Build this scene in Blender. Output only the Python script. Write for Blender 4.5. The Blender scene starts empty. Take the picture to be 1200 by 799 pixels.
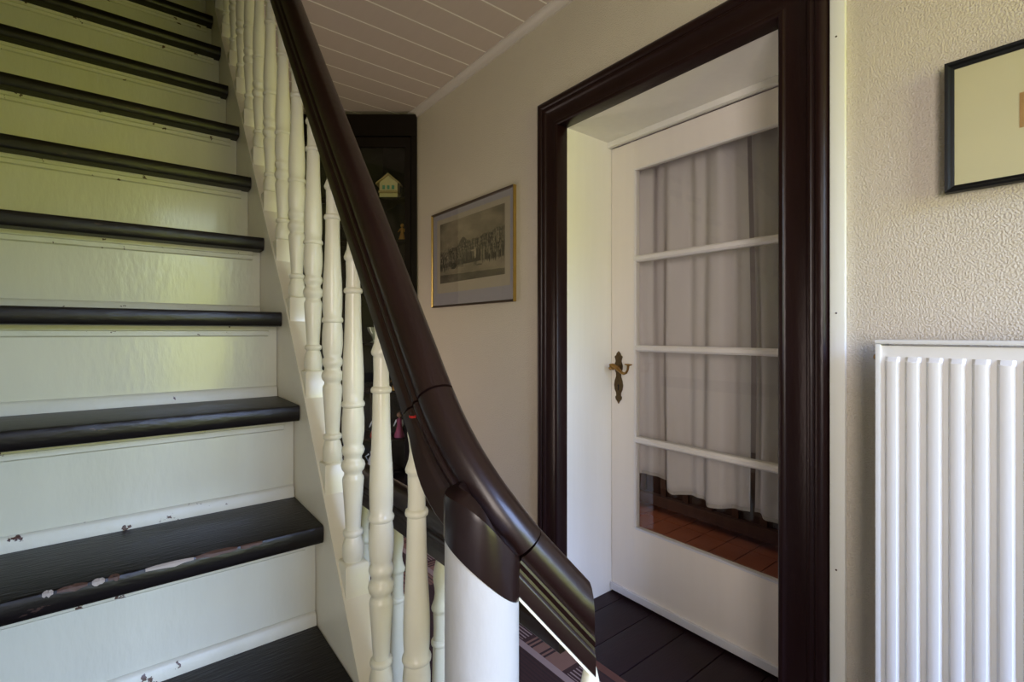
import bpy, bmesh, math, random
from mathutils import Vector, Matrix, noise as mnoise
random.seed(7)
H = 1.19                      # eye height above the hall floor; z below is written relative to the eye
SC = bpy.context.scene
COL = SC.collection

# ------------------------------------------------------------------ camera
cam_d = bpy.data.cameras.new('camera'); cam = bpy.data.objects.new('camera', cam_d); COL.objects.link(cam)
cam_d.sensor_width = 36.0; cam_d.lens = 568/1200*36; cam_d.clip_start = 0.02; cam_d.shift_y = -9.5/1200
TH = math.atan2(720, 568)     # heading of the view, from +X
cam.location = (0, 0, H); cam.rotation_euler = (math.pi/2, 0, TH - math.pi/2)
SC.camera = cam

# ------------------------------------------------------------------ exposure
SC.view_settings.view_transform = 'Standard'; SC.view_settings.look = 'None'
SC.view_settings.exposure = 0.20; SC.view_settings.gamma = 1.0; SC.view_settings.use_curve_mapping = False

# ------------------------------------------------------------------ world: pale sky, trees, lawn
W = bpy.data.worlds.new('garden_daylight'); SC.world = W; W.use_nodes = True
wn = W.node_tree; wn.nodes.clear()
def wnode(t): return wn.nodes.new(t)
tc = wnode('ShaderNodeTexCoord'); sx = wnode('ShaderNodeSeparateXYZ'); mr = wnode('ShaderNodeMapRange')
ramp = wnode('ShaderNodeValToRGB'); bg = wnode('ShaderNodeBackground'); wo = wnode('ShaderNodeOutputWorld')
mr.inputs[1].default_value = -1; mr.inputs[2].default_value = 1
wn.links.new(tc.outputs['Generated'], sx.inputs[0]); wn.links.new(sx.outputs['Z'], mr.inputs[0])
wn.links.new(mr.outputs[0], ramp.inputs[0]); wn.links.new(ramp.outputs[0], bg.inputs[0]); wn.links.new(bg.outputs[0], wo.inputs[0])
cr = ramp.color_ramp
cr.elements[0].position = 0.0; cr.elements[0].color = (.46, .36, .26, 1)
cr.elements[1].position = 1.0; cr.elements[1].color = (1.2, 1.4, 2.1, 1)
for p, c in ((.36, (.36, .36, .09)), (.49, (.43, .47, .06)), (.58, (.42, .48, .09)), (.62, (1.15, 1.5, 2.6)), (.74, (1.05, 1.45, 2.7))):
    e = cr.elements.new(p); e.color = (*c, 1)
bg.inputs[1].default_value = 11.0
# daylight enters by the window in the wall behind the camera: sampled through portals
WIN = (0.15, 1.25, -0.62, 1.10)        # x0, x1, z0, z1 of that window
def portal(name, loc, rot, w, h):
    l = bpy.data.lights.new(name, 'AREA'); l.shape = 'RECTANGLE'; l.size = w; l.size_y = h; l.cycles.is_portal = True
    o = bpy.data.objects.new(name, l); COL.objects.link(o); o.location = loc; o.rotation_euler = rot
portal('window_portal', ((WIN[0]+WIN[1])/2, -1.68, H+(WIN[2]+WIN[3])/2), (math.pi/2, 0, 0), WIN[1]-WIN[0], WIN[3]-WIN[2])
def lamp(name, loc, rot, w, h, power, color):
    l = bpy.data.lights.new(name, 'AREA'); l.shape = 'RECTANGLE'; l.size = w; l.size_y = h; l.energy = power; l.color = color
    o = bpy.data.objects.new(name, l); COL.objects.link(o); o.location = loc; o.rotation_euler = rot; return o
lamp('back_room_fill_light', (2.02, 2.86, H+.1), (-math.pi/2, 0, 0), .46, 1.7, 9, (1, .93, .92))  # added area light on a solid wall, to bring up curtain folds and tiles
side = lamp('warm_fill_behind_camera', (-.50, -.75, H+.20), (math.pi/2, 0, math.radians(39)-math.pi/2), .55, .9, 6.2, (1, .88, .82)); side.data.spread = math.radians(85)  # added warm soft light, out of view, aimed to brighten the door
lamp('far_hall_fill_light', (.475, 3.2, H-.48), (-math.pi/2, 0, 0), .24, 1.25, 6.5, (1, .80, .74))  # added fill for the hall wall and ceiling, hidden behind the stairs

# ------------------------------------------------------------------ materials
def newmat(name):
    m = bpy.data.materials.new(name); m.use_nodes = True
    return m, m.node_tree.nodes, m.node_tree.links, m.node_tree.nodes['Principled BSDF']
def paint(name, col, rough=.4, var=.08, vscale=6, bump=0., bscale=60, stretch=(1, 1, 1), chips=None, coat=0., bdist=.002, spec=.5):
    """painted surface: colour mottling, brush / plaster relief, optional chips"""
    m, N, L, B = newmat(name)
    B.inputs['Roughness'].default_value = rough
    B.inputs['Specular IOR Level'].default_value = spec
    if coat: B.inputs['Coat Weight'].default_value = coat; B.inputs['Coat Roughness'].default_value = .12
    t = N.new('ShaderNodeTexCoord'); mp = N.new('ShaderNodeMapping'); mp.inputs['Scale'].default_value = stretch
    L.new(t.outputs['Object'], mp.inputs[0])
    n = N.new('ShaderNodeTexNoise'); n.inputs['Scale'].default_value = vscale; n.inputs['Detail'].default_value = 4
    L.new(mp.outputs[0], n.inputs[0])
    mx = N.new('ShaderNodeMix'); mx.data_type = 'RGBA'
    mx.inputs[6].default_value = (*[c*(1-var) for c in col], 1); mx.inputs[7].default_value = (*[min(1, c*(1+var)) for c in col], 1)
    L.new(n.outputs['Fac'], mx.inputs[0]); out = mx.outputs[2]
    if chips:
        ccol, cscale, thr = chips
        c = N.new('ShaderNodeTexNoise'); c.inputs['Scale'].default_value = cscale; c.inputs['Detail'].default_value = 5; c.inputs['Roughness'].default_value = .6
        L.new(mp.outputs[0], c.inputs[0])
        r = N.new('ShaderNodeMath'); r.operation = 'GREATER_THAN'; r.inputs[1].default_value = thr; L.new(c.outputs['Fac'], r.inputs[0])
        m2 = N.new('ShaderNodeMix'); m2.data_type = 'RGBA'; m2.inputs[7].default_value = (*ccol, 1)
        L.new(r.outputs[0], m2.inputs[0]); L.new(out, m2.inputs[6]); out = m2.outputs[2]
    L.new(out, B.inputs['Base Color'])
    if bump:
        b = N.new('ShaderNodeTexNoise'); b.inputs['Scale'].default_value = bscale; b.inputs['Detail'].default_value = 3
        L.new(mp.outputs[0], b.inputs[0]); bp = N.new('ShaderNodeBump'); bp.inputs['Strength'].default_value = bump; bp.inputs['Distance'].default_value = bdist
        L.new(b.outputs['Fac'], bp.inputs['Height']); L.new(bp.outputs[0], B.inputs['Normal'])
    return m
CREAM = (.60, .595, .49)
M = {}
M['riser'] = paint('cream_gloss_paint', CREAM, .25, .08, 5, .4, 32, (2.2, 1, .7), ((.06, .03, .02), 22, .80), coat=.35, bdist=.0025)
M['strip'] = paint('chipped_cream_paint', (.60, .59, .49), .42, .1, 14, .5, 70, (1, 1, 1), ((.07, .03, .022), 34, .658))
M['stringer'] = paint('cream_stringer_paint', (.72, .69, .55), .38, .07, 7, .2, 45)
M['baluster'] = paint('ivory_baluster_paint', (.75, .73, .56), .33, .06, 20, .25, 70, coat=.15, bdist=.001)
M['newel'] = paint('white_newel_paint', (.50, .50, .485), .5, .06, 12, .6, 60, (1, 1, .4), bdist=.0015)
M['tread'] = paint('worn_black_tread_paint', (.0055, .0035, .0034), .36, .5, 12, .6, 90, (.35, 2.2, 1), ((.05, .028, .022), 46, .68), bdist=.0018, spec=.38)
M['rail'] = paint('dark_maroon_gloss_paint', (.013, .0052, .0042), .33, .35, 10, .25, 45, (1, 1, 1), ((.32, .012, .012), 17, .74), coat=.08, spec=.34, bdist=.0012)
M['casing'] = paint('maroon_casing_paint', (.014, .0048, .0050), .36, .3, 8, .45, 60, (1.5, 1.5, .35), spec=.28, bdist=.0015)
M['wall'] = paint('beige_woodchip_wallpaper', (.63, .575, .48), .75, .05, 3, .9, 250, bdist=.0055, spec=.3)
M['ceil'] = paint('greige_plank_paint', (.56, .475, .43), .55, .04, 4, .1, 30, (8, 1, 1))
M['joint'] = paint('pale_joint_paint', (.90, .86, .80), .5, .03)
M['cove'] = paint('cove_strip_paint', (.62, .57, .55), .45, .03)
M['floor'] = paint('dark_board_paint', (.019, .0085, .011), .5, .4, 8, .35, 50, (.4, 3, 1), ((.10, .07, .07), 60, .77), spec=.22)
M['gap'] = paint('black_gap', (.004, .003, .003), .8, .1)
M['jamb'] = paint('white_jamb_paint', (.86, .84, .77), .45, .03, 10, .2, 30, (4, 4, .3))
M['door'] = paint('offwhite_door_paint', (.86, .80, .73), .42, .03, 8, .2, 30, (3, 3, .3))
M['bar'] = paint('white_glazing_bar_paint', (.80, .77, .74), .4, .03, 12, .1, 40)
M['seal'] = paint('pale_grey_weather_strip', (.70, .70, .74), .4, .04)
M['white'] = paint('white_conduit_plastic', (.80, .82, .76), .35, .02)
M['radiator'] = paint('white_radiator_enamel', (.74, .74, .725), .26, .02, 5, .04, 20, coat=.3)
M['rim'] = paint('grey_white_radiator_rim', (.72, .74, .74), .35, .02)
M['outer'] = paint('plain_plaster', (.55, .52, .46), .8, .04)
M['brass'] = paint('aged_brass', (.34, .19, .06), .35, .4, 60, .2, 120); M['brass'].node_tree.nodes['Principled BSDF'].inputs['Metallic'].default_value = .9
M['darkbrass'] = paint('dark_tarnished_brass', (.10, .065, .03), .42, .5, 80, .4, 120); M['darkbrass'].node_tree.nodes['Principled BSDF'].inputs['Metallic'].default_value = .8
M['gold'] = paint('gold_picture_frame', (.55, .38, .12), .28, .2, 20); M['gold'].node_tree.nodes['Principled BSDF'].inputs['Metallic'].default_value = .9
M['framedark'] = paint('dark_gilt_edge', (.05, .03, .02), .3, .2, 20)
M['black'] = paint('black_picture_frame', (.004, .004, .0045), .5, .2, 20, spec=.2)
M['mat'] = paint('lavender_grey_mat', (.34, .32, .36), .8, .03)
M['paper'] = paint('aged_print_paper', (.42, .36, .28), .8, .05, 20)
M['cmat'] = paint('cream_picture_mat', (.62, .56, .36), .7, .05, 3, .1, 120, (1, 1, 3))
M['ochre'] = paint('ochre_print', (.40, .22, .08), .7, .3, 60)
M['cab'] = paint('dark_cabinet_wood', (.0060, .0028, .0022), .5, .3, 8, .2, 40, (1, 1, .3), spec=.2)
M['cabin'] = paint('cabinet_inside', (.004, .0025, .0025), .6, .2)
M['tile'] = paint('terracotta_tile', (.30, .085, .032), .4, .22, 7, .1, 40)
M['grout'] = paint('grey_grout', (.42, .33, .30), .8, .1)
M['wood2'] = paint('dark_panel_wood', (.060, .026, .015), .4, .4, 9, .2, 30, (1, 3, .3))
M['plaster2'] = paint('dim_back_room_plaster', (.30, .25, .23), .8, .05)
def cloth(name, col):
    m = paint(name, col, .9, .05, 8, .15, 400, bdist=.0006, spec=.2)
    N, L = m.node_tree.nodes, m.node_tree.links; B = N['Principled BSDF']; o = [n for n in N if n.type == 'OUTPUT_MATERIAL'][0]
    tr = N.new('ShaderNodeBsdfTranslucent'); tr.inputs[0].default_value = (*col, 1); mx = N.new('ShaderNodeMixShader'); mx.inputs[0].default_value = .12
    L.new(B.outputs[0], mx.inputs[1]); L.new(tr.outputs[0], mx.inputs[2]); L.new(mx.outputs[0], o.inputs[0]); return m
M['curtain'] = cloth('grey_mauve_curtain_cloth', (.70, .63, .62))
M['hem'] = cloth('curtain_hem_cloth', (.52, .46, .43))
def thin_glass(name, tint=(.97, .98, .97)):
    m, N, L, B = newmat(name); N.remove(B); o = [n for n in N if n.type == 'OUTPUT_MATERIAL'][0]
    tr = N.new('ShaderNodeBsdfTransparent'); tr.inputs[0].default_value = (*tint, 1); gl = N.new('ShaderNodeBsdfGlossy'); gl.inputs['Roughness'].default_value = .01
    lw = N.new('ShaderNodeLayerWeight'); lw.inputs[0].default_value = .5
    pw = N.new('ShaderNodeMath'); pw.operation = 'POWER'; pw.inputs[1].default_value = 5; L.new(lw.outputs['Facing'], pw.inputs[0])
    fr = N.new('ShaderNodeMath'); fr.operation = 'MULTIPLY_ADD'; fr.inputs[1].default_value = .9; fr.inputs[2].default_value = .035; L.new(pw.outputs[0], fr.inputs[0]); mx = N.new('ShaderNodeMixShader')
    L.new(fr.outputs[0], mx.inputs[0]); L.new(tr.outputs[0], mx.inputs[1]); L.new(gl.outputs[0], mx.inputs[2]); L.new(mx.outputs[0], o.inputs[0]); return m
M['glass'] = thin_glass('window_glass')
def flat(name, col, rough=.6, metal=0):
    m = paint(name, col, rough, .08, 30); m.node_tree.nodes['Principled BSDF'].inputs['Metallic'].default_value = metal; return m
def vcol(name, rough=.8):
    m, N, L, B = newmat(name); a = N.new('ShaderNodeVertexColor'); a.layer_name = 'print'
    L.new(a.outputs[0], B.inputs['Base Color']); B.inputs['Roughness'].default_value = rough; return m
M['print'] = vcol('engraving_print')

# ------------------------------------------------------------------ helpers
def wpos(o):
    p = Vector((0, 0, 0))
    while o is not None: p += o.location; o = o.parent
    return p
def link(name, me, mat, parent=None, loc=None, smooth=False):
    """mesh in world coordinates (z already absolute) -> object; re-based on its parent / own base"""
    o = bpy.data.objects.new(name, me); COL.objects.link(o)
    for m in (mat if isinstance(mat, (list, tuple)) else [mat]): me.materials.append(m)
    if parent is not None:
        me.transform(Matrix.Translation(-wpos(parent))); o.parent = parent
    if smooth:
        for p in me.polygons: p.use_smooth = True
    return o
def tag(o, label=None, cat=None, group=None, kind=None):
    if label: o['label'] = label
    if cat: o['category'] = cat
    if group: o['group'] = group
    if kind: o['kind'] = kind
    return o
def empty(name, loc, label=None, cat=None, group=None, kind=None):
    o = bpy.data.objects.new(name, None); COL.objects.link(o); o.location = (loc[0], loc[1], loc[2]+H); o.empty_display_size = .1
    return tag(o, label, cat, group, kind)
def mesh(name, V, Fc):
    me = bpy.data.meshes.new(name); me.from_pydata([(x, y, z+H) for x, y, z in V], [], Fc); me.update()
    bm = bmesh.new(); bm.from_mesh(me); bmesh.ops.recalc_face_normals(bm, faces=bm.faces); bm.to_mesh(me); bm.free(); return me
def autosmooth(me, ang=40):
    bm = bmesh.new(); bm.from_mesh(me)
    for f in bm.faces: f.smooth = True
    for e in bm.edges:
        if len(e.link_faces) == 2 and e.calc_face_angle(0) > math.radians(ang): e.smooth = False
    bm.to_mesh(me); bm.free()
def box(name, x0, x1, y0, y1, z0, z1, mat, parent=None, bev=0.):
    bm = bmesh.new(); bmesh.ops.create_cube(bm, size=1)
    for v in bm.verts: v.co = Vector(((x0+x1)/2+v.co.x*(x1-x0), (y0+y1)/2+v.co.y*(y1-y0), H+(z0+z1)/2+v.co.z*(z1-z0)))
    if bev: bmesh.ops.bevel(bm, geom=bm.edges[:], offset=bev, segments=2, affect='EDGES', profile=.7)
    me = bpy.data.meshes.new(name); bm.to_mesh(me); bm.free(); autosmooth(me)
    return link(name, me, mat, parent)
def extrude(name, pts, fn, a, b, mat, parent=None, ang=40):
    """closed outline pts (p,q) extruded from a to b; fn(p,q,t)->xyz"""
    n = len(pts); V = [fn(p, q, a) for p, q in pts]+[fn(p, q, b) for p, q in pts]
    F = [tuple(range(n)), tuple(range(2*n-1, n-1, -1))]+[(i, (i+1) % n, n+(i+1) % n, n+i) for i in range(n)]
    me = mesh(name, V, F); autosmooth(me, ang); return link(name, me, mat, parent)
def sweep(name, prof, path, mat, parent=None, flare=None, bot=None, caps=True, ang=35, vend=False):
    """closed profile (s,u) swept along 3-D path; s = horizontal side, u = square to the path"""
    P = [Vector(p) for p in path]; n = len(prof); V = []; F = []
    for i, p in enumerate(P):
        t = (P[min(i+1, len(P)-1)]-P[max(i-1, 0)]).normalized()
        s = t.cross(Vector((0, 0, 1))).normalized(); u = s.cross(t)
        if vend and i == len(P)-1: u = Vector((0, 0, 1/max(.3, u.z)))
        for a, b in prof:
            if isinstance(bot, tuple) and b < 0: b *= bot[0]+(bot[1]-bot[0])*i/(len(P)-1)
            if flare and b < -.012:
                k = math.sin(math.pi*min(1, max(0, (i/(len(P)-1)-.1)/.9)))*flare; a *= 1+k*(-b-.012)/.028; b *= 1+.45*k
            V.append(tuple(p+s*a+u*b))
    for i in range(len(P)-1):
        for j in range(n): F.append((i*n+j, i*n+(j+1) % n, (i+1)*n+(j+1) % n, (i+1)*n+j))
    if caps: F += [tuple(range(n)), tuple(range(len(V)-1, len(V)-n-1, -1))]
    me = mesh(name, V, F); autosmooth(me, ang); return link(name, me, mat, parent)
def lathe_me(name, prof, seg=20, sq=None, c=(0, 0, 0), ztop=None):
    """profile (z,r) round a vertical axis; sq = (z0, z1, half) adds a square block"""
    V = []; F = []
    for z, r in prof:
        for k in range(seg):
            a = 2*math.pi*k/seg; V.append((c[0]+r*math.cos(a), c[1]+r*math.sin(a), c[2]+z))
    for i in range(len(prof)-1):
        for k in range(seg): F.append((i*seg+k, i*seg+(k+1) % seg, (i+1)*seg+(k+1) % seg, (i+1)*seg+k))
    F += [tuple(range(seg)), tuple(range(len(V)-1, len(V)-seg-1, -1))]
    if sq:
        z0, z1, h = sq; b = len(V); q = .004
        for z, hh in ((z0, h), (z1-q, h), (z1, h-q)):
            V += [(c[0]-hh, c[1]-hh, c[2]+z), (c[0]+hh, c[1]-hh, c[2]+z), (c[0]+hh, c[1]+hh, c[2]+z), (c[0]-hh, c[1]+hh, c[2]+z)]
        for r in (0, 4): F += [(b+r+i, b+r+(i+1) % 4, b+r+4+(i+1) % 4, b+r+4+i) for i in range(4)]
        F += [(b, b+1, b+2, b+3), (b+8, b+9, b+10, b+11)]
    me = bpy.data.meshes.new(name); me.from_pydata(V, [], F)
    bm = bmesh.new(); bm.from_mesh(me); bmesh.ops.recalc_face_normals(bm, faces=bm.faces); bm.to_mesh(me); bm.free(); autosmooth(me, 50); return me
def interp(T, y):
    if y <= T[0][0]: a, b = T[0], T[1]
    elif y >= T[-1][0]: a, b = T[-2], T[-1]
    else:
        for a, b in zip(T, T[1:]):
            if a[0] <= y <= b[0]: break
    return a[1]+(b[1]-a[1])*(y-a[0])/(b[0]-a[0])
def struct(o): o['kind'] = 'structure'; return o

# ------------------------------------------------------------------ setting: walls
XW = 1.42; ZC = 1.39; ZF = -1.19
Y0, Y1, ZT = .593, 1.478, .875          # door opening in the right wall
wr = struct(empty('wall_right', (XW, 0, ZF)))
box('wall_section', XW, XW+.33, -1.75, Y0-.0, ZF, ZC+.02, M['wall'], wr)
box('wall_section', XW, XW+.33, Y1, 3.45, ZF, ZC+.02, M['wall'], wr)
box('wall_section', XW, XW+.33, Y0, Y1, ZT, ZC+.02, M['wall'], wr)
struct(box('wall_left', -.80, -.66, -1.75, 3.45, ZF, 3.2, M['wall']))
struct(box('wall_far', -.66, XW, 3.28, 3.45, ZF, 3.2, M['wall']))
wb = struct(empty('wall_back', (0, -1.6, ZF)))
for a in ((-.66, WIN[0], ZF, ZC), (WIN[1], XW, ZF, ZC), (WIN[0], WIN[1], ZF, WIN[2]), (WIN[0], WIN[1], WIN[3], ZC)):
    box('wall_section', a[0], a[1], -1.75, -1.6, a[2], a[3], M['wall'], wb)
w1 = struct(empty('window_1', (.7, -1.62, WIN[2])))
for a in ((WIN[0], WIN[0]+.04), (WIN[1]-.04, WIN[1]), (.68, .72)): box('window_frame', a[0], a[1], -1.66, -1.62, WIN[2], WIN[3], M['jamb'], w1)
for a in ((WIN[2], WIN[2]+.04), (WIN[3]-.04, WIN[3])): box('window_frame', WIN[0]+.04, WIN[1]-.04, -1.66, -1.62, a[0], a[1], M['jamb'], w1)
# stairwell above the hall ceiling
sw = struct(empty('wall_stairwell', (.44, 1.8, ZC)))
box('wall_section', .425, .50, .30, 3.28, ZC+.03, 3.2, M['wall'], sw)
box('wall_section', -.66, .425, .30, .40, ZC+.03, 3.2, M['wall'], sw)

# ceiling of narrow planks with pale recessed joints
ce = struct(empty('ceiling', (.9, 1.5, ZC)))
box('backing_board', .42, XW, -1.6, 3.28, ZC+.0006, ZC+.03, M['joint'], ce)
box('backing_board', -.66, .42, -1.6, .40, ZC+.0006, ZC+.03, M['joint'], ce)
box('upper_ceiling_board', -.8, .5, .3, 3.45, 3.2, 3.25, M['outer'], ce)
k = -21
while True:
    ya = 1.517+.1497*k+.0045; yb = ya+.1497-.009; k += 1
    if ya > 3.26: break
    ya = max(ya, -1.598); yb = min(yb, 3.278)
    if yb-ya < .01: continue
    box('ceiling_plank', -.655 if yb < .4 else .422, XW-.002, ya, yb, ZC, ZC+.0006, M['ceil'], ce)
tr1 = struct(extrude('trim_1', [(0, 0), (-.036, 0), (-.036, -.007), (-.024, -.010), (-.012, -.022), (-.009, -.036), (0, -.036)],
    lambda p, q, t: (XW+p, t, ZC+q), -1.6, 3.28, M['cove']))
struct(box('trim_2', .40, .4225, .40, 3.27, ZC-.004, ZC+.16, M['cove'], None, .003))

# floor: painted boards running towards the door
fl = struct(empty('floor', (.5, 1, ZF)))
box('subfloor', -.66, 1.79, -1.6, 3.28, ZF-.06, ZF-.006, M['gap'], fl)
k = -16
while True:
    ya = .93+.1585*k; yb = ya+.1585; k += 1
    if ya > 3.25: break
    ya = max(ya, -1.598); yb = min(yb, 3.278); inn = ya > Y0-.02 and yb < Y1+.02
    dz = random.uniform(-.0015, .001)
    box('floor_board', -.655, 1.785 if inn else (1.419 if (yb < Y0 or ya > Y1) else 1.419), ya+.002, yb-.002, ZF-.02, ZF+dz, M['floor'], fl, .002)
for a, b in ((Y0, .770), (1.405, Y1)): box('floor_board', 1.4205, 1.785, a+.001, b-.004, ZF-.02, ZF, M['floor'], fl)

# ------------------------------------------------------------------ door recess, casing, door
ja = struct(empty('trim_3', (1.55, 1.0, ZF)))      # white lining of the recess
box('jamb_lining', 1.462, 1.80, Y1-.001, Y1+.018, ZF, ZT+.018, M['jamb'], ja)
box('jamb_lining', 1.462, 1.80, Y0-.018, Y0+.001, ZF, ZT+.018, M['jamb'], ja)
box('head_lining', 1.462, 1.80, Y0, Y1, ZT-.001, ZT+.018, M['jamb'], ja)
box('door_stop', 1.722, 1.745, Y0, Y1, ZT-.026, ZT-.001, M['jamb'], ja, .004)
cs = struct(empty('trim_4', (1.41, 1.0, ZF)))      # maroon casing round the opening
# profile across the casing: p = distance from inner edge outwards, q = proudness from the wall
CP = [(-.0035, -.042), (-.0035, .012), (.002, .018), (.010, .018), (.013, .013), (.018, .0115), (.066, .0115), (.070, .015), (.074, .0205), (.080, .0215), (.084, .018),
      (.089, .018), (.093, .024), (.102, .0275), (.110, .026), (.116, .021), (.119, .014), (.120, 0), (.120, -.002), (.01, -.002), (.01, -.042)]
def casing(name, a, b, mapf):
    n = len(CP); V = []; F = []
    for e in (0, 1):
        for p, q in CP: V.append(mapf(p, q, e))
    F = [tuple(range(n)), tuple(range(2*n-1, n-1, -1))]+[(i, (i+1) % n, n+(i+1) % n, n+i) for i in range(n)]
    me = mesh(name, V, F); autosmooth(me, 50); return link(name, me, M['casing'], cs)
casing('casing_side', 0, 0, lambda p, q, e: (XW-q, Y1+p, ZF if e == 0 else ZT+p))
casing('casing_side', 0, 0, lambda p, q, e: (XW-q, Y0-p, ZF if e == 0 else ZT+p))
casing('casing_head', 0, 0, lambda p, q, e: (XW-q, (Y0-p) if e == 0 else (Y1+p), ZT+p))
# white cable strip running down beside the casing
cz = struct(empty('trim_5', (XW-.01, .455, ZF)))
box('cable_cover', XW-.016, XW-.0005, .436, .470, ZF, ZC-.04, M['white'], cz, .004)
for z in (-.60, .05, .75): 
    me = lathe_me('nail_head', [(0, .0025), (.0015, .0015)], 8); me.transform(Matrix.Rotation(-math.pi/2, 4, 'Y')); me.transform(Matrix.Translation((XW-.016, .455, z+H)))
    link('nail_head', me, M['framedark'], cz)

XD = 1.75
dr = struct(empty('door_1', (XD, 1.478, ZF)))
DY0, DY1, DT, DB = Y0+.003, Y1-.004, .846, ZF+.012
GY0, GY1 = .722, 1.348; GZ0, GZ1 = -.864, .724
th_ = .04
box('door_stile', XD, XD+th_, GY1, DY1, DB, DT, M['door'], dr, .0015)
box('door_stile', XD, XD+th_, DY0, GY0, DB, DT, M['door'], dr, .0015)
box('door_rail', XD, XD+th_, GY0, GY1, GZ1, DT, M['door'], dr, .0012)
box('bottom_panel', XD, XD+th_, GY0, GY1, DB, GZ0, M['door'], dr, .0012)
box('weather_strip', XD-.012, XD, DY0+.002, DY1-.001, DB+.001, DB+.032, M['seal'], dr, .003)
bars = [.327, -.068, -.472]
for z in bars:
    extrude('glazing_bar', [(.001, -.014), (.012, -.006), (.012, .006), (.001, .014), (.034, .014), (.034, -.014)] if 0 else
        [(.004, -.0135), (-.004, -.006), (-.004, .006), (.004, .0135), (.034, .0135), (.034, -.0135)],
        lambda p, q, t, z=z: (XD+p, t, z+q), GY0, GY1, M['bar'], dr)
for (a, b) in ((GZ0, bars[2]-.0135), (bars[2]+.0135, bars[1]-.0135), (bars[1]+.0135, bars[0]-.0135), (bars[0]+.0135, GZ1)):
    p = box('glass_pane', XD+.017, XD+.0175, GY0, GY1, a, b, M['glass'], dr)
# beads round the glass
for y in (GY0, GY1-.008): box('glazing_bead', XD-.002, XD+.012, y, y+.008, GZ0, GZ1, M['bar'], dr, .002)
for z in (GZ0, GZ1-.008): box('glazing_bead', XD-.002, XD+.012, GY0+.008, GY1-.008, z, z+.008, M['seal'] if z < 0 else M['bar'], dr, .002)
# brass long plate with lever
PL = [(0, .152), (.010, .140), (.011, .132), (.020, .124), (.017, .113), (.014, .100), (.021, .080), (.020, .058), (.013, .040), (.012, .022), (.0195, -.002), (.0225, -.024),
      (.0195, -.046), (.012, -.064), (.0115, -.078), (.0165, -.085), (.014, -.098), (.007, -.106), (0, -.120)]
PL = [(a*1.1, b*.88-.002) for a, b in PL]
PLo = PL+[(-a, b) for a, b in PL[-2:0:-1]]
ZP = -.215; YP = 1.432
pl = extrude('lock_plate', PLo, lambda p, q, t: (t, YP+p, ZP+q), XD-.004, XD, M['darkbrass'], dr)
def keyhole():
    pts = [(.0045*math.cos(a)*1.0, .006+.0045*math.sin(a)) for a in [math.radians(d) for d in range(-50, 231, 28)]]+[(-.003, -.016), (.003, -.016)]
    return pts
extrude('keyhole', keyhole(), lambda p, q, t: (t, YP+p, ZP-.030+q), XD-.0046, XD-.0039, M['gap'], pl)
for q in (.124, -.099):
    me = lathe_me('plate_screw', [(0, .003), (.0015, .0022)], 8); me.transform(Matrix.Rotation(-math.pi/2, 4, 'Y')); me.transform(Matrix.Translation((XD-.004, YP, ZP+q+H))); link('plate_screw', me, M['brass'], pl)
def tube(name, path, radii, mat, parent, seg=10, flat_=(1, 1)):
    P = [Vector(p) for p in path]; V = []; F = []
    for i, p in enumerate(P):
        t = (P[min(i+1, len(P)-1)]-P[max(i-1, 0)]).normalized()
        s = t.cross(Vector((0, 0, 1)));  s = s.normalized() if s.length > .05 else Vector((1, 0, 0)); u = s.cross(t)
        for k in range(seg):
            a = 2*math.pi*k/seg; V.append(tuple(p+(s*math.cos(a)*flat_[0]+u*math.sin(a)*flat_[1])*radii[i]))
    for i in range(len(P)-1):
        for k in range(seg): F.append((i*seg+k, i*seg+(k+1) % seg, (i+1)*seg+(k+1) % seg, (i+1)*seg+k))
    F += [tuple(range(seg)), tuple(range(len(V)-1, len(V)-seg-1, -1))]
    me = mesh(name, V, F); autosmooth(me, 50); return link(name, me, mat, parent)
ZL = ZP+.052
hx = XD-.056
tube('door_handle', [(XD-.003, YP, -.157), (XD-.03, YP, -.157), (XD-.050, YP-.004, -.156), (hx, YP-.014, -.158)], [.010, .0085, .0085, .008], M['brass'], dr)
tube('door_handle', [(hx-.002, 1.428, -.164), (hx-.004, 1.434, -.156), (hx-.003, 1.431, -.147), (hx, 1.420, -.145), (hx, 1.406, -.151), (hx, 1.388, -.163), (hx, 1.372, -.174), (hx, 1.358, -.178), (hx, 1.346, -.173), (hx, 1.338, -.160), (hx, 1.335, -.143)],
     [.005, .0085, .0095, .0095, .009, .008, .0068, .006, .0055, .005, .0055], M['brass'], dr)
tube('handle_tip', [(hx, 1.354, -.137), (hx, 1.335, -.139), (hx, 1.316, -.137)], [.0025, .0055, .0025], M['brass'], dr)

# ------------------------------------------------------------------ room behind the glass door
fb = struct(empty('floor.001', (2.3, 1.2, ZF)))
box('grout_bed', 1.79, 3.4, -.6, 2.9, ZF-.05, ZF-.006, M['grout'], fb)
k = 0
xx = 1.80
while xx < 3.3:
    yy = -.55+.0
    while yy < 2.85:
        box('floor_tile', xx+.003, xx+.287, yy+.003, yy+.137, ZF-.012, ZF-random.uniform(0, .0015), M['tile'], fb)
        yy += .140
    xx += .290
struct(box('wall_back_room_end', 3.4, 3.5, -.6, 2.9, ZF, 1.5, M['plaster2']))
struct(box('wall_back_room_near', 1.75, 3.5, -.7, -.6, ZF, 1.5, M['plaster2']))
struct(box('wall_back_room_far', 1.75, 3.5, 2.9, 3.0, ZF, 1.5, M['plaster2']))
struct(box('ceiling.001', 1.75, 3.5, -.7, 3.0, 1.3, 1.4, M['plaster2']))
bn = tag(empty('wooden_bench', (2.9, 1.3, ZF)), 'long dark wooden bench with slatted front seen below the curtain hem', 'bench')
box('seat', 2.66, 3.1, -.3, 2.6, -.80, -.76, M['wood2'], bn, .005)
box('front_rail', 2.74, 2.77, -.3, 2.6, -.88, -.80, M['wood2'], bn, .004)
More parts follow.
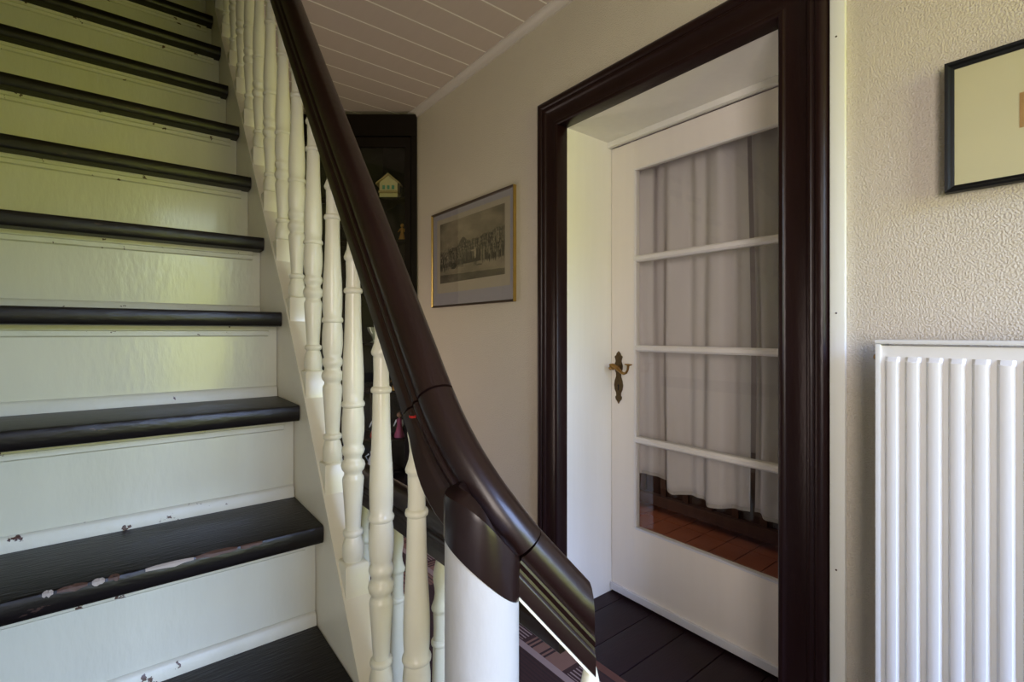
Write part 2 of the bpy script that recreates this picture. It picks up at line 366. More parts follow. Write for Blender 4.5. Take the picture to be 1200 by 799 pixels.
box('front_rail', 2.72, 2.77, -.3, 2.6, -1.14, -1.07, M['wood2'], bn, .012)
box('back_board', 2.84, 2.86, -.3, 2.6, ZF+.02, -.80, M['wood2'], bn)
for i in range(18): box('slat', 2.745, 2.765, -.22+i*.16, -.18+i*.16, -1.07, -.88, M['wood2'], bn, .003)
for y in (-.28, 1.1, 2.55): box('leg', 2.74, 2.80, y, y+.05, ZF, -.88, M['wood2'], bn, .004)

def curtain(name, ya, yb, fr, seed, xb, label, hemf):
    root = tag(empty(name, (xb, (ya+yb)/2, .80), label, 'curtain'), group=None)
    rnd = random.Random(seed); nx = 110; nz = 44; V = []; F = []
    ph = [rnd.uniform(0, 6.28) for _ in range(6)]
    def off(y, s):
        a = .018*math.sin(y*fr+ph[0]+.5*s)+.007*math.sin(y*fr*1.9+ph[1]-.8*s)+.004*math.sin(y*fr*3.1+ph[2]+s*1.1)
        sh = .018*max(0, 1-s*2.2)*math.sin(y*fr*1.35+ph[4]); return a*(.75+.6*s)+sh*.6
    def pt(i, j):
        s = j/nz; y = yb+(ya-yb)*i/nx; zb = hemf(y); z = .895+(zb-.895)*s
        return (xb+off(y, s), y+.006*math.sin(s*5+y*9), z)
    for j in range(nz+1):
        for i in range(nx+1): V.append(pt(i, j))
    for j in range(nz):
        for i in range(nx): a = j*(nx+1)+i; F.append((a, a+1, a+nx+2, a+nx+1))
    me = mesh('curtain_cloth', V, F); o = link('curtain_cloth', me, M['curtain'], root, smooth=True)
    so = o.modifiers.new('thickness', 'SOLIDIFY'); so.thickness = .0012
    V = []; F = []
    for i in range(nx+1):
        for dz in (.014, -.001):
            p = pt(i, nz); V.append((p[0]-.0016, p[1], p[2]+dz))
    for i in range(nx): F.append((2*i, 2*i+1, 2*i+3, 2*i+2))
    link('hem', mesh('hem', V, F), M['hem'], root, smooth=True)
    box('curtain_rod', xb-.004, xb+.004, ya+.001, yb-.001, .893, .903, M['brass'], root)
    box('rod_bracket', 1.751, xb+.004, (ya+yb)/2-.006, (ya+yb)/2+.006, .903, .915, M['brass'], root)
    return root
curtain('curtain', .903, 1.62, 33, 3, 1.875, 'wider grey mauve curtain behind the glass, on the handle side of the door', lambda y: -.655-.045*max(0, min(1, (1.27-y)/.05))-.006*math.sin(y*26))
curtain('curtain', .50, .893, 33, 11, 1.883, 'narrower grey mauve curtain behind the glass, beside the dark right casing', lambda y: -.70-.006*math.sin(y*20))

# ------------------------------------------------------------------ staircase
ST = empty('staircase', (-.18, 1.0, ZF), 'steep cream painted staircase with worn blackish treads and closed side board', 'staircase')
N_ = [(.46, -1.0), (.63, -.81), (.800, -.594), (.975, -.378), (1.145, -.162), (1.307, .052), (1.512, .270), (1.695, .488), (1.905, .717), (2.145, .955), (2.335, 1.191), (2.582, 1.448), (2.80, 1.70)]
XL, XR = -.655, .300
OV = .055; TT = .036
for i, (y, z) in enumerate(N_):
    last = i == len(N_)-1
    yn = 3.27 if last else N_[i+1][0]+OV
    zp = ZF if i == 0 else N_[i-1][1]
    # tread with rounded nosing
    pts = [(yn, z), (y+.0065, z), (y+.0020, z-.0018), (y, z-.0060), (y-.0005, z-.018), (y+.0005, z-.029), (y+.004, z-.0345), (y+.009, z-TT), (yn, z-TT)]
    t = extrude('tread', pts, lambda p, q, s: (s, p, q), XL, XR-.0015, M['tread'], ST, 35)
    # cove strip under the nosing
    extrude('cove_strip', [(y+OV-.001, z-TT), (y+OV-.0085, z-TT), (y+OV-.0085, z-TT-.010), (y+OV-.005, z-TT-.012), (y+OV-.005, z-TT-.022), (y+OV-.001, z-TT-.025)],
        lambda p, q, s: (s, p, q), XL, XR-.022, M['strip'], ST)
    # riser below this tread
    box('riser', XL, XR-.001, y+OV, y+OV+.018, zp+.0, z-TT, M['riser'], ST)
    # quarter strip where the riser meets the tread below
    if i > 0:
        extrude('base_strip', [(y+OV-.001, zp), (y+OV-.0115, zp), (y+OV-.0100, zp+.021), (y+OV-.0060, zp+.0255), (y+OV-.001, zp+.0265)],
            lambda p, q, s: (s, p, q), XL, XR-.002, M['strip'], ST)
# worn edges on the second-lowest tread in view: flakes of bare wood, white undercoat and red primer
M['flake_w'] = flat('white_undercoat_flake', (.34, .29, .25)); M['flake_r'] = flat('red_primer_flake', (.30, .03, .018)); M['flake_b'] = flat('bare_brown_wood', (.075, .035, .022))
def flake(parent_tread_y, z, x0, x1, w, mat, seed):
    rnd = random.Random(seed); n = max(5, int((x1-x0)/.012)); up = []; dn = []
    for i in range(n+1):
        x = x0+(x1-x0)*i/n; e = math.sin(math.pi*i/n)**.5
        up.append((x, parent_tread_y+.0024+w*e*rnd.uniform(.1, 1), z-.0012+.0018*min(1, w*e*260))); dn.append((x, parent_tread_y-.0008, z-.0050-.0045*e*rnd.uniform(0, 1)))
    V = up+[(x, parent_tread_y+.0006, z-.0026) for x, _, _ in up]+dn; m_ = n+1
    F = [(i, i+1, m_+i+1, m_+i) for i in range(n)]+[(m_+i, m_+i+1, 2*m_+i+1, 2*m_+i) for i in range(n)]
    link('paint_flake', mesh('paint_flake', V, F), mat, ST)
yT, zT = N_[3]
for a in ((.02, .085, .0022, 'flake_w', 1), (.088, .15, .0045, 'flake_b', 2), (-.10, -.088, .006, 'flake_w', 3), (-.084, -.05, .004, 'flake_b', 4), (-.045, -.03, .004, 'flake_w', 5), (-.026, -.012, .005, 'flake_b', 15), (-.20, -.15, .002, 'flake_r', 6), (-.27, -.215, .003, 'flake_r', 7), (.155, .19, .001, 'flake_b', 9)):
    flake(yT, zT, a[0], a[1], a[2], M[a[3]], a[4])
# the closed side board that carries the balusters
SP = [(.30, -1.19), (.45, -1.03), (.62, -.805), (.806, -.560), (1.021, -.268), (1.155, -.090), (1.319, .115), (1.512, .325), (1.825, .680), (2.085, .968), (2.321, 1.215), (2.611, 1.540), (3.0, 1.98)]
def zs(y): return interp(SP, y)
bot = [(y, z-.33) for y, z in SP[2:]]
out_ = SP+[(3.0, 1.6)]+list(reversed(bot))+[(.55, ZF)]
def strg(p, q, s): return (s, p, q)
V = []; F = []; xs0, xs1 = XR, .352
top = SP
n = len(top)
low = [(y, max(ZF, z-.34)) for y, z in top]
for x in (xs0, xs1):
    V += [(x, y, z) for y, z in top]; V += [(x, y, z) for y, z in low]
for b in (0, 2*n):
    F += [(b+i, b+i+1, b+n+i+1, b+n+i) for i in range(n-1)]
F += [(i, i+1, 2*n+i+1, 2*n+i) for i in range(n-1)]+[(n+i, n+i+1, 3*n+i+1, 3*n+i) for i in range(n-1)]
F += [(0, n, 3*n, 2*n), (n-1, 2*n-1, 4*n-1, 3*n-1)]
link('side_board', mesh('side_board', V, F), M['stringer'], ST)
# closed spandrel under the flight
V = [(x, y, z) for x in (.305, .340) for y, z in [(.62, ZF), (3.27, ZF)]+[(3.27, 1.35)]+[(y, zs(y)-.30) for y in (2.6, 2.1, 1.5, 1.0, .66)]]
n = 8
link('spandrel_panel', mesh('spandrel_panel', V, [tuple(range(n)), tuple(range(2*n-1, n-1, -1))]+[(i, (i+1) % n, n+(i+1) % n, n+i) for i in range(n)]), M['stringer'], ST)

# ------------------------------------------------------------------ balustrade
RA = empty('stair_railing', (.325, .469, ZF), 'dark maroon handrail on ivory turned balusters, turning over a round white newel', 'railing')
XB = .325
BP = [(.052, .010), (.058, .0170), (.066, .0195), (.085, .0195), (.098, .0165), (.104, .0145), (.107, .0182), (.112, .0188), (.115, .0180), (.118, .0138), (.160, .0162), (.212, .0198), (.217, .0190), (.221, .0165),
      (.226, .0160), (.231, .0200), (.239, .0220), (.246, .0205), (.250, .0165), (.256, .0160), (.262, .0195), (.268, .0210), (.274, .0195), (.278, .0168), (.286, .0188), (.305, .0206), (.330, .0205), (.346, .0188),
      (.350, .0182), (.352, .0208), (.356, .0216), (.360, .0205), (.363, .0182), (.380, .0194), (.410, .0196), (.440, .0185), (.480, .0162), (.525, .0147), (.564, .0140), (.567, .0138), (.569, .0166), (.573, .0173), (.577, .0162),
      (.579, .0132), (.600, .0126), (.626, .0132), (.630, .0130), (.633, .0160), (.638, .0168), (.643, .0150), (.652, .0120), (.664, .0104), (.676, .0112), (.690, .0135), (.702, .0132), (.718, .0100), (.735, .0060), (.742, .0020)]
SCL = .965
bal_me = lathe_me('baluster', [(z*SCL, r*.98) for z, r in BP], 18, sq=(-.045, .056, .0215))
bal_me.materials.append(M['baluster'])
yb_ = [2.76, 2.567, 2.369, 2.177, 2.020, 1.866, 1.712, 1.558, 1.410, 1.271, 1.136, 1.003, .887, .759, .634]
def put_baluster(x, y, z, rz=0, me=bal_me):
    o = bpy.data.objects.new('baluster', me); COL.objects.link(o); o.parent = RA
    o.location = Vector((x, y, z+H))-wpos(RA); o.rotation_euler = (0, 0, rz); return o
for i, y in enumerate(yb_): put_baluster(XB, y, zs(y-.020)+.002)
# handrail
half = [(0, .034), (.010, .0325), (.018, .028), (.0235, .020), (.0255, .012), (.0250, .005), (.0225, .0012), (.0226, -.0008), (.0262, -.0025), (.0272, -.0055), (.0262, -.009), (.0245, -.0125),
        (.0255, -.016), (.0290, -.0185), (.0300, -.021), (.0300, -.0380), (.0285, -.0400), (0, -.0400)]
RP = half+[(-a, b) for a, b in half[-2:0:-1]]
# centre line of the rail; sits .035 (square to the slope) over its underside
RB = [(.40, -.385), (.562, -.178), (.681, -.028), (.856, .192), (1.125, .524), (1.418, .892), (2.0, 1.60), (2.75, 2.50)]
def rz_(y): return interp(RB, y)+.035*1.6
main = [(XB, y, rz_(y)) for y in (2.75, 2.0, 1.418, 1.125, .856, .681, .588)]
sweep('handrail', RP, main, M['rail'], RA)
def bez(p0, p1, p2, p3, n):
    o = []
    for i in range(n+1):
        t = i/n; o.append(tuple((1-t)**3*a+3*(1-t)**2*t*b+3*(1-t)*t*t*c+t**3*d for a, b, c, d in zip(p0, p1, p2, p3)))
    return o
A = (XB, .586, rz_(.586)); D = (.446, .410, -.358)
turn = bez(A, (XB, .527, rz_(.527)), (XB+.012, .487, -.205), (XB+.048, .459, -.262), 16)
sweep('rail_turn', RP, turn, M['rail'], RA, flare=.40, bot=(1, .80))
q0 = turn[-1]
s2 = [tuple(q0[i]+(D[i]-q0[i])*t for i in range(3)) for t in (.02, .35, .7, 1)]
sweep('rail_drop', RP, s2, M['rail'], RA, vend=True, bot=(.80, .80))
guard = [(.441, .428, -.352), (.444, .7, -.352), (.444, 1.4, -.352), (.444, 2.6, -.352)]
sweep('guard_rail', RP, guard, M['rail'], RA)
# underside fillets in cream paint
sweep('rail_fillet', [(-.0303, -.0342), (.0303, -.0342), (.0303, -.0315), (-.0303, -.0315)], [tuple(p) for p in s2], M['baluster'], RA, vend=True)
# newel: round white post with a slanting painted collar under the rail
NX, NY, NR = .325, .469, .0435
def slant(a):   # collar edge: high on the up-stair side, low towards the drop
    c = math.cos(a-math.radians(-38)); return -.2726-.038*c+.006*(1-c*c)
seg = 40; V = []; F = []
for lev in range(5):
    for k in range(seg):
        a = 2*math.pi*k/seg; r = NR*(1 if lev else 1.0); top_z = slant(a)
        z = [ZF, -.9, -.5, top_z-.001, top_z-.001][lev]; r = NR if lev < 4 else NR*.6
        V.append((NX+r*math.cos(a), NY+r*math.sin(a), z))
for i in range(4):
    for k in range(seg): F.append((i*seg+k, i*seg+(k+1) % seg, (i+1)*seg+(k+1) % seg, (i+1)*seg+k))
me = mesh('newel_post', V, F); autosmooth(me, 50); link('newel_post', me, M['newel'], RA)
V = []; F = []
for lev in range(5):
    for k in range(seg):
        a = 2*math.pi*k/seg; zz = slant(a); rr = NR+.0012
        # upper limit follows the underside of the turning rail
        px_, py_ = NX+rr*math.cos(a), NY+rr*math.sin(a)
        near = min(turn+s2, key=lambda t: (t[0]-px_)**2+(t[1]-py_)**2)
        c_ = math.cos(a-math.radians(-38)); up = -.222-.037*c_+.022*(1-c_*c_)
        if lev == 0: r, z = rr*.7, zz
        elif lev == 1: r, z = rr, zz
        elif lev == 2: r, z = rr, up-.008
        elif lev == 3: r, z = rr*.965, up-.001
        else: r, z = rr*.60, up+.006
        V.append((NX+r*math.cos(a), NY+r*math.sin(a), z))
for i in range(4):
    for k in range(seg): F.append((i*seg+k, i*seg+(k+1) % seg, (i+1)*seg+(k+1) % seg, (i+1)*seg+k))
F.append(tuple(range(4*seg, 5*seg)))
me = mesh('newel_collar', V, F); autosmooth(me, 50); link('newel_collar', me, M['rail'], RA)
# guard balusters
gb = lathe_me('guard_baluster', [(.075+z*SCL, r*.98) for z, r in BP], 18, sq=(0, .131, .0215)); gb.materials.append(M['baluster'])
for y in (.405, .587, .768, .948, 1.13, 1.31, 1.49, 1.67, 1.85, 2.03, 2.21, 2.39, 2.57):
    put_baluster(.441, y, ZF+.005, 0, gb)
sweep('guard_fillet', [(-.012, -.0405), (.012, -.0405), (.012, -.0345), (-.012, -.0345)], guard, M['baluster'], RA)

# ------------------------------------------------------------------ radiator
RD = empty('radiator', (1.33, -.2, -.93), 'white fluted panel radiator hung on the wallpaper under the black framed picture', 'radiator')
RT, RBt, RY0, RY1, RX = -.024, -.93, -.80, .346, 1.300
box('bracket', 1.36, XW-.0005, .20, .24, -.30, -.10, M['rim'], RD); box('bracket', 1.36, XW-.0005, -.70, -.66, -.30, -.10, M['rim'], RD)
# pressed front panel: ridges proud of the sheet, closed by chamfers top and bottom
ys = [RY1-.010]; prof = [(RY1-.010, 0.)]
yk = .329
pitch, wid = .0350, .0265
while yk-wid > RY0+.012:
    prof += [(yk, 0.), (yk-.005, 1.), (yk-wid*.35, 1.12), (yk-wid*.65, 1.12), (yk-wid+.005, 1.), (yk-wid, 0.)]; yk -= pitch
prof += [(RY0+.010, 0.)]
V = []; F = []; m_ = len(prof)
levels = [(RT-.004, 0), (-.052, 0), (-.062, 1), (-.9+.02, 1), (-.89, 0), (RBt+.004, 0)]
for z, k in levels:
    for y, d in prof: V.append((RX+.007-.009*d*k, y, z))
for i in range(len(levels)-1):
    for j in range(m_-1): F.append((i*m_+j, i*m_+j+1, (i+1)*m_+j+1, (i+1)*m_+j))
me = mesh('front_panel', V, F); autosmooth(me, 25); link('front_panel', me, M['radiator'], RD)
box('side_cover', RX, RX+.075, RY1-.010, RY1, RBt, RT, M['rim'], RD, .003)
box('side_cover', RX, RX+.075, RY0, RY0+.010, RBt, RT, M['rim'], RD, .003)
box('top_cover', RX-.0005, RX+.075, RY0, RY1+.0005, RT, RT+.009, M['rim'], RD, .003)
box('rear_panel', RX+.06, RX+.068, RY0+.012, RY1-.012, RBt+.004, RT-.004, M['radiator'], RD)
me = lathe_me('vent_plug', [(0, .009), (.010, .009), (.014, .005)], 8); me.transform(Matrix.Rotation(-math.pi/2, 4, 'X')); me.transform(Matrix.Translation((RX+.045, RY1, -.055+H))); link('vent_plug', me, M['brass'], RD)

# ------------------------------------------------------------------ framed pictures
def local_frame(o, ang, roll=0): o.rotation_euler = (roll, 0, ang)
def lbox(name, x0, x1, y0, y1, z0, z1, mat, parent, bev=0.):
    o = box(name, x0, x1, y0, y1, z0-H, z1-H, mat, None, bev); o.parent = parent; return o
def mitre(name, side, w, h, fw_, d, mat, parent):
    """one mitred bar of a frame lying in the local YZ plane, 0..w by 0..h, front at x=-d; raised inner and outer lips"""
    pr = [(0, 0), (0, -d), (fw_*.35, -d*.94), (fw_*.6, -d*.70), (fw_*.8, -d*.66), (fw_, -d*.55), (fw_, 0)]
    V = []
    for e in (0, 1):
        for p, q in pr:
            V.append({'left': (q, w-p, p if e == 0 else h-p), 'right': (q, p, p if e == 0 else h-p), 'top': (q, p if e == 0 else w-p, h-p), 'bottom': (q, p if e == 0 else w-p, p)}[side])
    n = len(pr); F = [tuple(range(n)), tuple(range(2*n-1, n-1, -1))]+[(i, (i+1) % n, n+(i+1) % n, n+i) for i in range(n)]
    me = mesh(name, [(a, b, c-H) for a, b, c in V], F); autosmooth(me, 30); o = link(name, me, mat); o.parent = parent; return o
# engraving in the narrow gilt frame
fw_w, fw_h = .782, .545
P1 = empty('framed_engraving', (XW-.002, 1.765, .147), 'narrow gilt frame round an old brown engraving of a crowd, left of the door', 'picture')
for s, mt in (('left', 'gold'), ('right', 'gold'), ('top', 'framedark'), ('bottom', 'framedark')): mitre('frame_bar', s, fw_w, fw_h, .011, .018, M[mt], P1)
lbox('backing', -.006, -.001, .005, fw_w-.005, .005, fw_h-.005, M['mat'], P1)
lbox('mat_board', -.0085, -.0065, .009, fw_w-.009, .009, fw_h-.009, M['mat'], P1)
py0, py1, pz0, pz1 = .075, .690, .135, .475
lbox('print_sheet', -.0095, -.0087, py0-.040, py1+.035, pz0-.055, pz1+.028, M['paper'], P1)
nx, nz = 250, 140; V = []; F = []; C = []
def hill(u): return .50+.20*u+.012*math.sin(u*37)+.10*math.exp(-((u-.40)/.07)**2)
G = [[0.]*(nx+1) for _ in range(nz+1)]
for j in range(nz+1):
    for i in range(nx+1):
        u, v = i/nx, j/nz; n1 = mnoise.fractal(Vector((u*4, v*5, 1.3)), 1, 2, 5); n3 = mnoise.noise(Vector((u*95, v*60, 7)))
        if v > hill(u): t = .26+.10*n1-.20*max(0, u-.62)-.08*max(0, .12-u)*8+.03*n3
        elif v > hill(u)-.12: t = .09+.04*n1+.04*n3
        elif v > .26: t = .05+.03*n3
        elif v > .09+.05*(1-u): t = .25+.09*n1+.03*n3
        else: t = .11+.06*n1+.02*n3
        G[j][i] = t
rp = random.Random(5)
def blot(cu, cv, ru, rv, t):
    for j in range(max(0, int((cv-rv)*nz)), min(nz, int((cv+rv)*nz))+1):
        for i in range(max(0, int((cu-ru)*nx)), min(nx, int((cu+ru)*nx))+1):
            if ((i/nx-cu)/ru)**2+((j/nz-cv)/rv)**2 <= 1: G[j][i] = t
rows = [(v_, k_) for k_, v_ in enumerate((.60, .55, .50, .45, .40, .35))]
for v_, k_ in rows:
    for q in range(46):
        u = (q+rp.uniform(0, .8))/46; vv = v_+.14*(u-.5)*(1-k_*.15)+rp.uniform(-.015, .015)
        if k_ > 3 and .40 < u < .66: continue
        tone = rp.choice((.03, .05, .08, .12, .18, .24 if u > .55 else .10)); blot(u, vv-.07, .0075, .065, tone); blot(u, vv+.010, .0048, .018, rp.uniform(.12, .30))
blot(.585, .40, .016, .09, .40); blot(.578, .51, .008, .022, .28); blot(.575, .27, .006, .075, .04); blot(.600, .27, .006, .075, .04); blot(.55, .44, .03, .012, .36); blot(.645, .205, .05, .010, .08); blot(.24, .26, .05, .05, .05)
def crowd(u, v):
    t = max(.015, G[int(round(v*nz))][int(round(u*nx))]); return (t*1.0, t*.83, t*.58, 1)
for j in range(nz+1):
    for i in range(nx+1): V.append((-.0099, py1+(py0-py1)*i/nx, pz0+(pz1-pz0)*j/nz)); C.append(crowd(i/nx, j/nz))
for j in range(nz):
    for i in range(nx): a = j*(nx+1)+i; F.append((a, a+1, a+nx+2, a+nx+1))
me = bpy.data.meshes.new('print'); me.from_pydata(V, [], F); ca = me.color_attributes.new('print', 'FLOAT_COLOR', 'POINT')
ca.data.foreach_set('color', [c for q in C for c in q])
o = link('print', me, M['print']); o.parent = P1
lbox('glass', -.0125, -.0120, .010, fw_w-.010, .010, fw_h-.010, M['glass'], P1)
# black frame at the right edge
P2 = empty('framed_picture', (1.419, -.245, .3025), 'black framed picture with a wide cream mat, hanging above the radiator', 'picture')
P2.rotation_euler = (0, 0, math.radians(1.6)); w2, h2 = .490, .2795
for s in ('left', 'right', 'top', 'bottom'): mitre('frame_bar', s, w2, h2, .0150, .020, M['black'], P2)
lbox('backing', -.006, -.001, .005, w2-.005, .005, h2-.005, M['cmat'], P2)
lbox('mat_board', -.0088, -.0065, .012, w2-.012, .012, h2-.012, M['cmat'], P2)
lbox('print_sheet', -.0094, -.0090, .12, w2-.112, .108, .178, M['ochre'], P2)
lbox('glass', -.0115, -.0110, .014, w2-.014, .014, h2-.014, M['glass'], P2)

# ------------------------------------------------------------------ corner cabinet
ca_ = empty('corner_cabinet', (1.38, 2.79, ZF), 'tall dark corner cabinet with glazed doors at the far end of the hall', 'cabinet')
U = Vector((-.785, .62, 0)); Nn = Vector((.62, .785, 0)); A0 = Vector((1.415, 2.752, 0))
def L2(s, d, z): p = A0+U*s+Nn*d; return (p.x, p.y, z)
def cbox(name, s0, s1, d0, d1, z0, z1, mat, parent):
    V = [L2(s, d, z) for s in (s0, s1) for d in (d0, d1) for z in (z0, z1)]
    F = [(0, 1, 3, 2), (4, 6, 7, 5), (0, 4, 5, 1), (2, 3, 7, 6), (0, 2, 6, 4), (1, 5, 7, 3)]
    return link(name, mesh(name, V, F), mat, parent)
CW = .80; CT = 1.37
cbox('cornice', .004, CW, .0, .04, 1.235, CT, M['cab'], ca_)
cbox('plinth', .004, CW, .006, .04, ZF, -1.08, M['cab'], ca_)
cbox('side_post', .004, .040, .004, .05, -1.08, 1.235, M['cab'], ca_); cbox('side_post', CW-.036, CW, .004, .05, -1.08, 1.235, M['cab'], ca_)
def tri(name, z0, z1, mat, inset=.0):
    pts = [L2(.03, .05, 0), L2(CW-.03, .05, 0), L2(CW-.05, .30, 0)]
    a = L2(.05, .055, 0); b = L2(CW-.03, .055, 0)
    P = [(a[0], a[1]), (XW-.012, 3.262-.24), (XW-.012, 3.262), (b[0]+.30, 3.262), (b[0]+.02, 3.255 if b[1] < 3.25 else b[1])]
    P = [(a[0], a[1]), (XW-.012, a[1]+.02), (XW-.012, 3.262), (b[0], 3.262), (b[0], b[1])]
    return extrude(name, P, lambda p, q, t: (p, q, t), z0, z1, mat, ca_)
tri('cabinet_top', 1.30, 1.36, M['cab']); tri('cabinet_floor', -1.10, -1.08, M['cab'])
box('back_board', XW-.011, XW-.003, 2.81, 3.27, -1.08, 1.30, M['cabin'], ca_); box('back_board', .80, XW-.011, 3.263, 3.274, -1.08, 1.30, M['cabin'], ca_)
shelves = [.866, .597, .27, -.065, -.375, -.680, -.88]
for z in shelves: tri('shelf', z-.014, z, M['cab'])
for s0, s1 in ((.042, CW/2-.001), (CW/2+.001, CW-.038)):
    dd = cbox('cabinet_door', s0, s0+.034, -.012, .004, -1.06, 1.22, M['cab'], ca_)
    cbox('door_frame', s1-.034, s1, -.012, .004, -1.06, 1.22, M['cab'], dd); cbox('door_frame', s0+.034, s1-.034, -.012, .004, 1.16, 1.22, M['cab'], dd); cbox('door_frame', s0+.034, s1-.034, -.012, .004, -1.06, -.98, M['cab'], dd)
    cbox('door_glass', s0+.034, s1-.034, -.004, -.003, -.98, 1.16, M['glass'], dd)
# ornaments: position by s (from the right edge), depth d, shelf z
def at(s, d, z): return L2(s, d, z)
F_ = {k: flat(k, c, r, m) for k, c, r, m in (('gilt_figure', (.55, .30, .06), .4, .3), ('skin_pink', (.55, .30, .22), .6, 0), ('pink_cloth', (.50, .10, .22), .8, 0), ('red_cloth', (.50, .03, .03), .7, 0), ('white_cloth', (.75, .75, .78), .7, 0),
    ('blue_cloth', (.05, .22, .38), .7, 0), ('dark_hair', (.03, .02, .015), .7, 0), ('house_wall', (.60, .52, .34), .6, 0), ('house_roof', (.40, .30, .16), .7, 0), ('porcelain', (.62, .68, .78), .25, 0), ('teal', (.10, .30, .26), .5, 0), ('crystal', (.60, .66, .60), .1, .4))}
def lat(name, prof, pos, mat, parent, seg=14):
    me = lathe_me(name, prof, seg); me.transform(Matrix.Translation((pos[0], pos[1], pos[2]+H))); return link(name, me, mat, parent)
def lb(name, c, dx, dn, z0, z1, mat, parent):       # block aligned with the cabinet front
    V = []
    for a in (-dx, dx):
        for b in (-dn, dn):
            for z in (z0, z1): p = Vector(c)+U*a+Nn*b; V.append((p.x, p.y, c[2]+z))
    return link(name, mesh(name, V, [(0, 1, 3, 2), (4, 6, 7, 5), (0, 4, 5, 1), (2, 3, 7, 6), (0, 2, 6, 4), (1, 5, 7, 3)]), mat, parent)
c = at(.205, .13, .868); h = tag(empty('model_house', c), 'small pale model house with gabled roof on an upper cabinet shelf', 'ornament')
lb('wall', c, .058, .035, .0, .105, F_['house_wall'], h); lb('balcony', c, .060, .050, .035, .048, F_['house_roof'], h); lb('base', c, .062, .048, 0, .006, F_['teal'], h)
for a in (-.03, .0, .03): p = Vector(c)+U*a-Nn*.036; lb('window', tuple(p), .008, .003, .060, .085, F_['teal'], h)
V = []
for b in (-.050, .050):
    for a, z in ((-.078, .088), (0, .150), (.078, .088), (.078, .098), (0, .162), (-.078, .098)): p = Vector(c)+U*a+Nn*b; V.append((p.x, p.y, c[2]+z))
link('roof', mesh('roof', V, [(0, 1, 2, 3, 4, 5), (11, 10, 9, 8, 7, 6)]+[(i, (i+1) % 6, 6+(i+1) % 6, 6+i) for i in range(6)]), F_['house_roof'], h)
V = []
for b in (-.035, .035):
    for a, z in ((-.058, .104), (0, .150), (.058, .104)): p = Vector(c)+U*a+Nn*b; V.append((p.x, p.y, c[2]+z))
link('gable', mesh('gable', V, [(0, 1, 2), (5, 4, 3), (0, 1, 4, 3), (1, 2, 5, 4), (0, 2, 5, 3)]), F_['house_wall'], h)
def figure(name, s, z, hgt, body, top, label, cat='figurine', wing=False, d=.12, arms=None):
    c = at(s, d, z+.001); r = tag(empty(name, c), label, cat); k = hgt
    lat('body', [(0, .20*k), (.06*k, .21*k), (.30*k, .13*k), (.50*k, .085*k), (.66*k, .12*k), (.72*k, .09*k), (.75*k, .04*k), (.78*k, .03*k)], c, body, r)
    lat('head', [(.76*k, .03*k), (.80*k, .085*k), (.87*k, .105*k), (.94*k, .08*k), (.985*k, .02*k)], c, F_['skin_pink'] if top else body, r)
    if top: lat('hair', [(.87*k, .112*k), (.93*k, .098*k), (.99*k, .05*k), (1.01*k, .01*k)], (c[0]+.004, c[1]+.006, c[2]), top, r)
    for sg in (-1, 1):
        p = Vector(c)+U*sg*.11*k; q = Vector(c)+U*sg*.17*k-Nn*.10*k
        tube('arm', [(p.x, p.y, c[2]+.68*k), (q.x, q.y, c[2]+.52*k), (q.x-.01, q.y-.01, c[2]+.47*k)], [.035*k, .03*k, .02*k], arms or body, r, 8)
        if wing:
            V = []
            for a, b in ((.03, .72), (.16, .98), (.30, .86), (.26, .55), (.10, .42)): 
                for dd in (.09, .12): p = Vector(c)+U*sg*a*k+Nn*dd*k; V.append((p.x, p.y, c[2]+b*k))
            link('wing', mesh('wing', V, [(0, 2, 4, 6, 8), (9, 7, 5, 3, 1)]+[(2*i, (2*i+2) % 10, (2*i+3) % 10, 2*i+1) for i in range(5)]), body, r)
    return r
figure('gilt_figurine', .122, .598, .115, F_['gilt_figure'], None, 'slim gilt figurine standing alone on the shelf below the model house')
figure('gilt_angel', .165, -.374, .125, F_['gilt_figure'], None, 'gilt winged figurine on the middle shelf, just right of a baluster', wing=True)
figure('gilt_angel', .262, -.374, .115, F_['gilt_figure'], None, 'gilt winged figurine on the middle shelf, just left of a baluster', wing=True)
figure('doll', .140, -.679, .165, F_['pink_cloth'], F_['dark_hair'], 'small doll in a pink skirt and white blouse on a lower cabinet shelf', 'doll', arms=F_['white_cloth'])
figure('doll', .300, -.679, .150, F_['red_cloth'], F_['blue_cloth'], 'small doll in red and white with blue cap on a lower shelf', 'doll', arms=F_['white_cloth'])
c = at(.305, .12, -.879); j = tag(empty('porcelain_jug', c), 'pale blue white porcelain jug on the lowest cabinet shelf', 'jug')
lat('body', [(0, .024), (.006, .028), (.03, .040), (.06, .036), (.085, .022), (.105, .026), (.11, .024), (.10, .019)], c, F_['porcelain'], j)
p = Vector(c)+U*.034; tube('handle', [(p.x, p.y, c[2]+.09), ((p+U*.02).x, (p+U*.02).y, c[2]+.075), (p.x, p.y, c[2]+.035)], [.005, .005, .004], F_['porcelain'], j, 8)
c = at(.300, .12, -.064); j = tag(empty('crystal_vase', c), 'sparkling cut glass vase on a shelf, seen between balusters and handrail', 'vase')
lat('bowl', [(0, .026), (.006, .03), (.015, .012), (.04, .02), (.08, .045), (.10, .050), (.095, .043), (.05, .018)], c, F_['crystal'], j, 9)
c = at(.335, .12, 1.131-.0); 

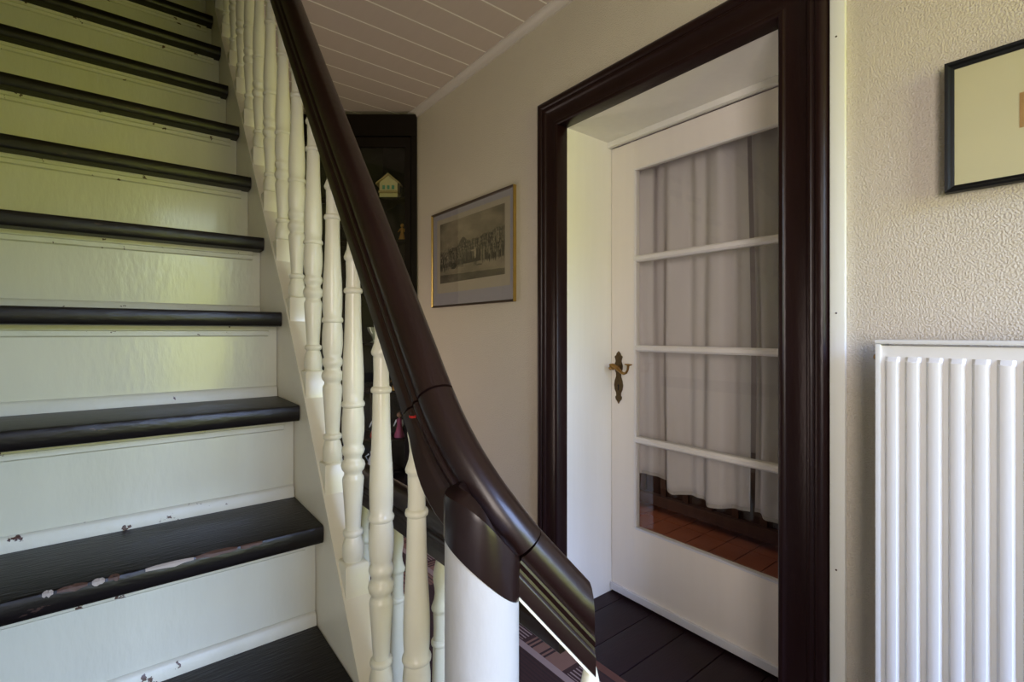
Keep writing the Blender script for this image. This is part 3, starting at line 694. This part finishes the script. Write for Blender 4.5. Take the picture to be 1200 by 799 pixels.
# ------------------------------------------------------------------ runner rug (flat woven pattern, colour by cell)
rug_m = [flat('rug_maroon', (.040, .014, .012), .95), flat('rug_tan', (.20, .105, .075), .95), flat('rug_dark_stripe', (.025, .010, .010), .95), flat('rug_light_stripe', (.30, .22, .20), .95), flat('rug_border', (.11, .040, .025), .95)]
RXa, RXb, RYa, RYb = .62, 1.322, .10, 2.70
def rugcol(x, y):
    dx = RXb-x
    if dx < .030: return 4
    if dx < .040: return 2
    if .137 < dx < .165: return 3
    if x-RXa < .03: return 4
    band = int((dx-.165)//.19) if dx > .165 else 0
    cell = (y-1.42)/.20; ci = math.floor(cell); fy = cell-ci
    if dx <= .137:
        fx = (dx-.040)/.097
        if ci % 2 == 0:
            return 3 if (.12 < fy < .88 and .30 < fx < .95 and (fx*6.5) % 1 < .32) else 0
        return 2 if (fx > .25 and fy > .45 and ((fy*11) % 1) < .38) else 1
    if (band+ci) % 3 == 0: return 1 if ((dx*60) % 1) > .3 else 2
    return 0 if ((dx*70) % 1) > .35 else 2
ex = [RXa+(RXb-RXa)*i/234 for i in range(235)]; ey = [RYa+(RYb-RYa)*i/260 for i in range(261)]
V = []; F = []; mi = []
for y in ey:
    for x in ex: V.append((x, y, ZF+.009))
nxr = len(ex)
for j in range(len(ey)-1):
    for i in range(nxr-1): F.append((j*nxr+i, j*nxr+i+1, (j+1)*nxr+i+1, (j+1)*nxr+i)); mi.append(rugcol((ex[i]+ex[i+1])/2, (ey[j]+ey[j+1])/2))
b = len(V); V += [(RXa, RYa, ZF+.001), (RXb, RYa, ZF+.001), (RXb, RYb, ZF+.001), (RXa, RYb, ZF+.001)]
c0, c1, c2, c3 = 0, nxr-1, len(ey)*nxr-1, (len(ey)-1)*nxr
for a_, b_, p, q in ((c0, c1, b, b+1), (c1, c2, b+1, b+2), (c2, c3, b+2, b+3), (c3, c0, b+3, b)): F.append((a_, b_, q, p)); mi.append(4)
me = mesh('hall_runner', V, F); o = link('hall_runner', me, rug_m); tag(o, 'patterned brown and maroon runner rug lying along the dark hall floor', 'rug')
for p, k in zip(me.polygons, mi): p.material_index = k
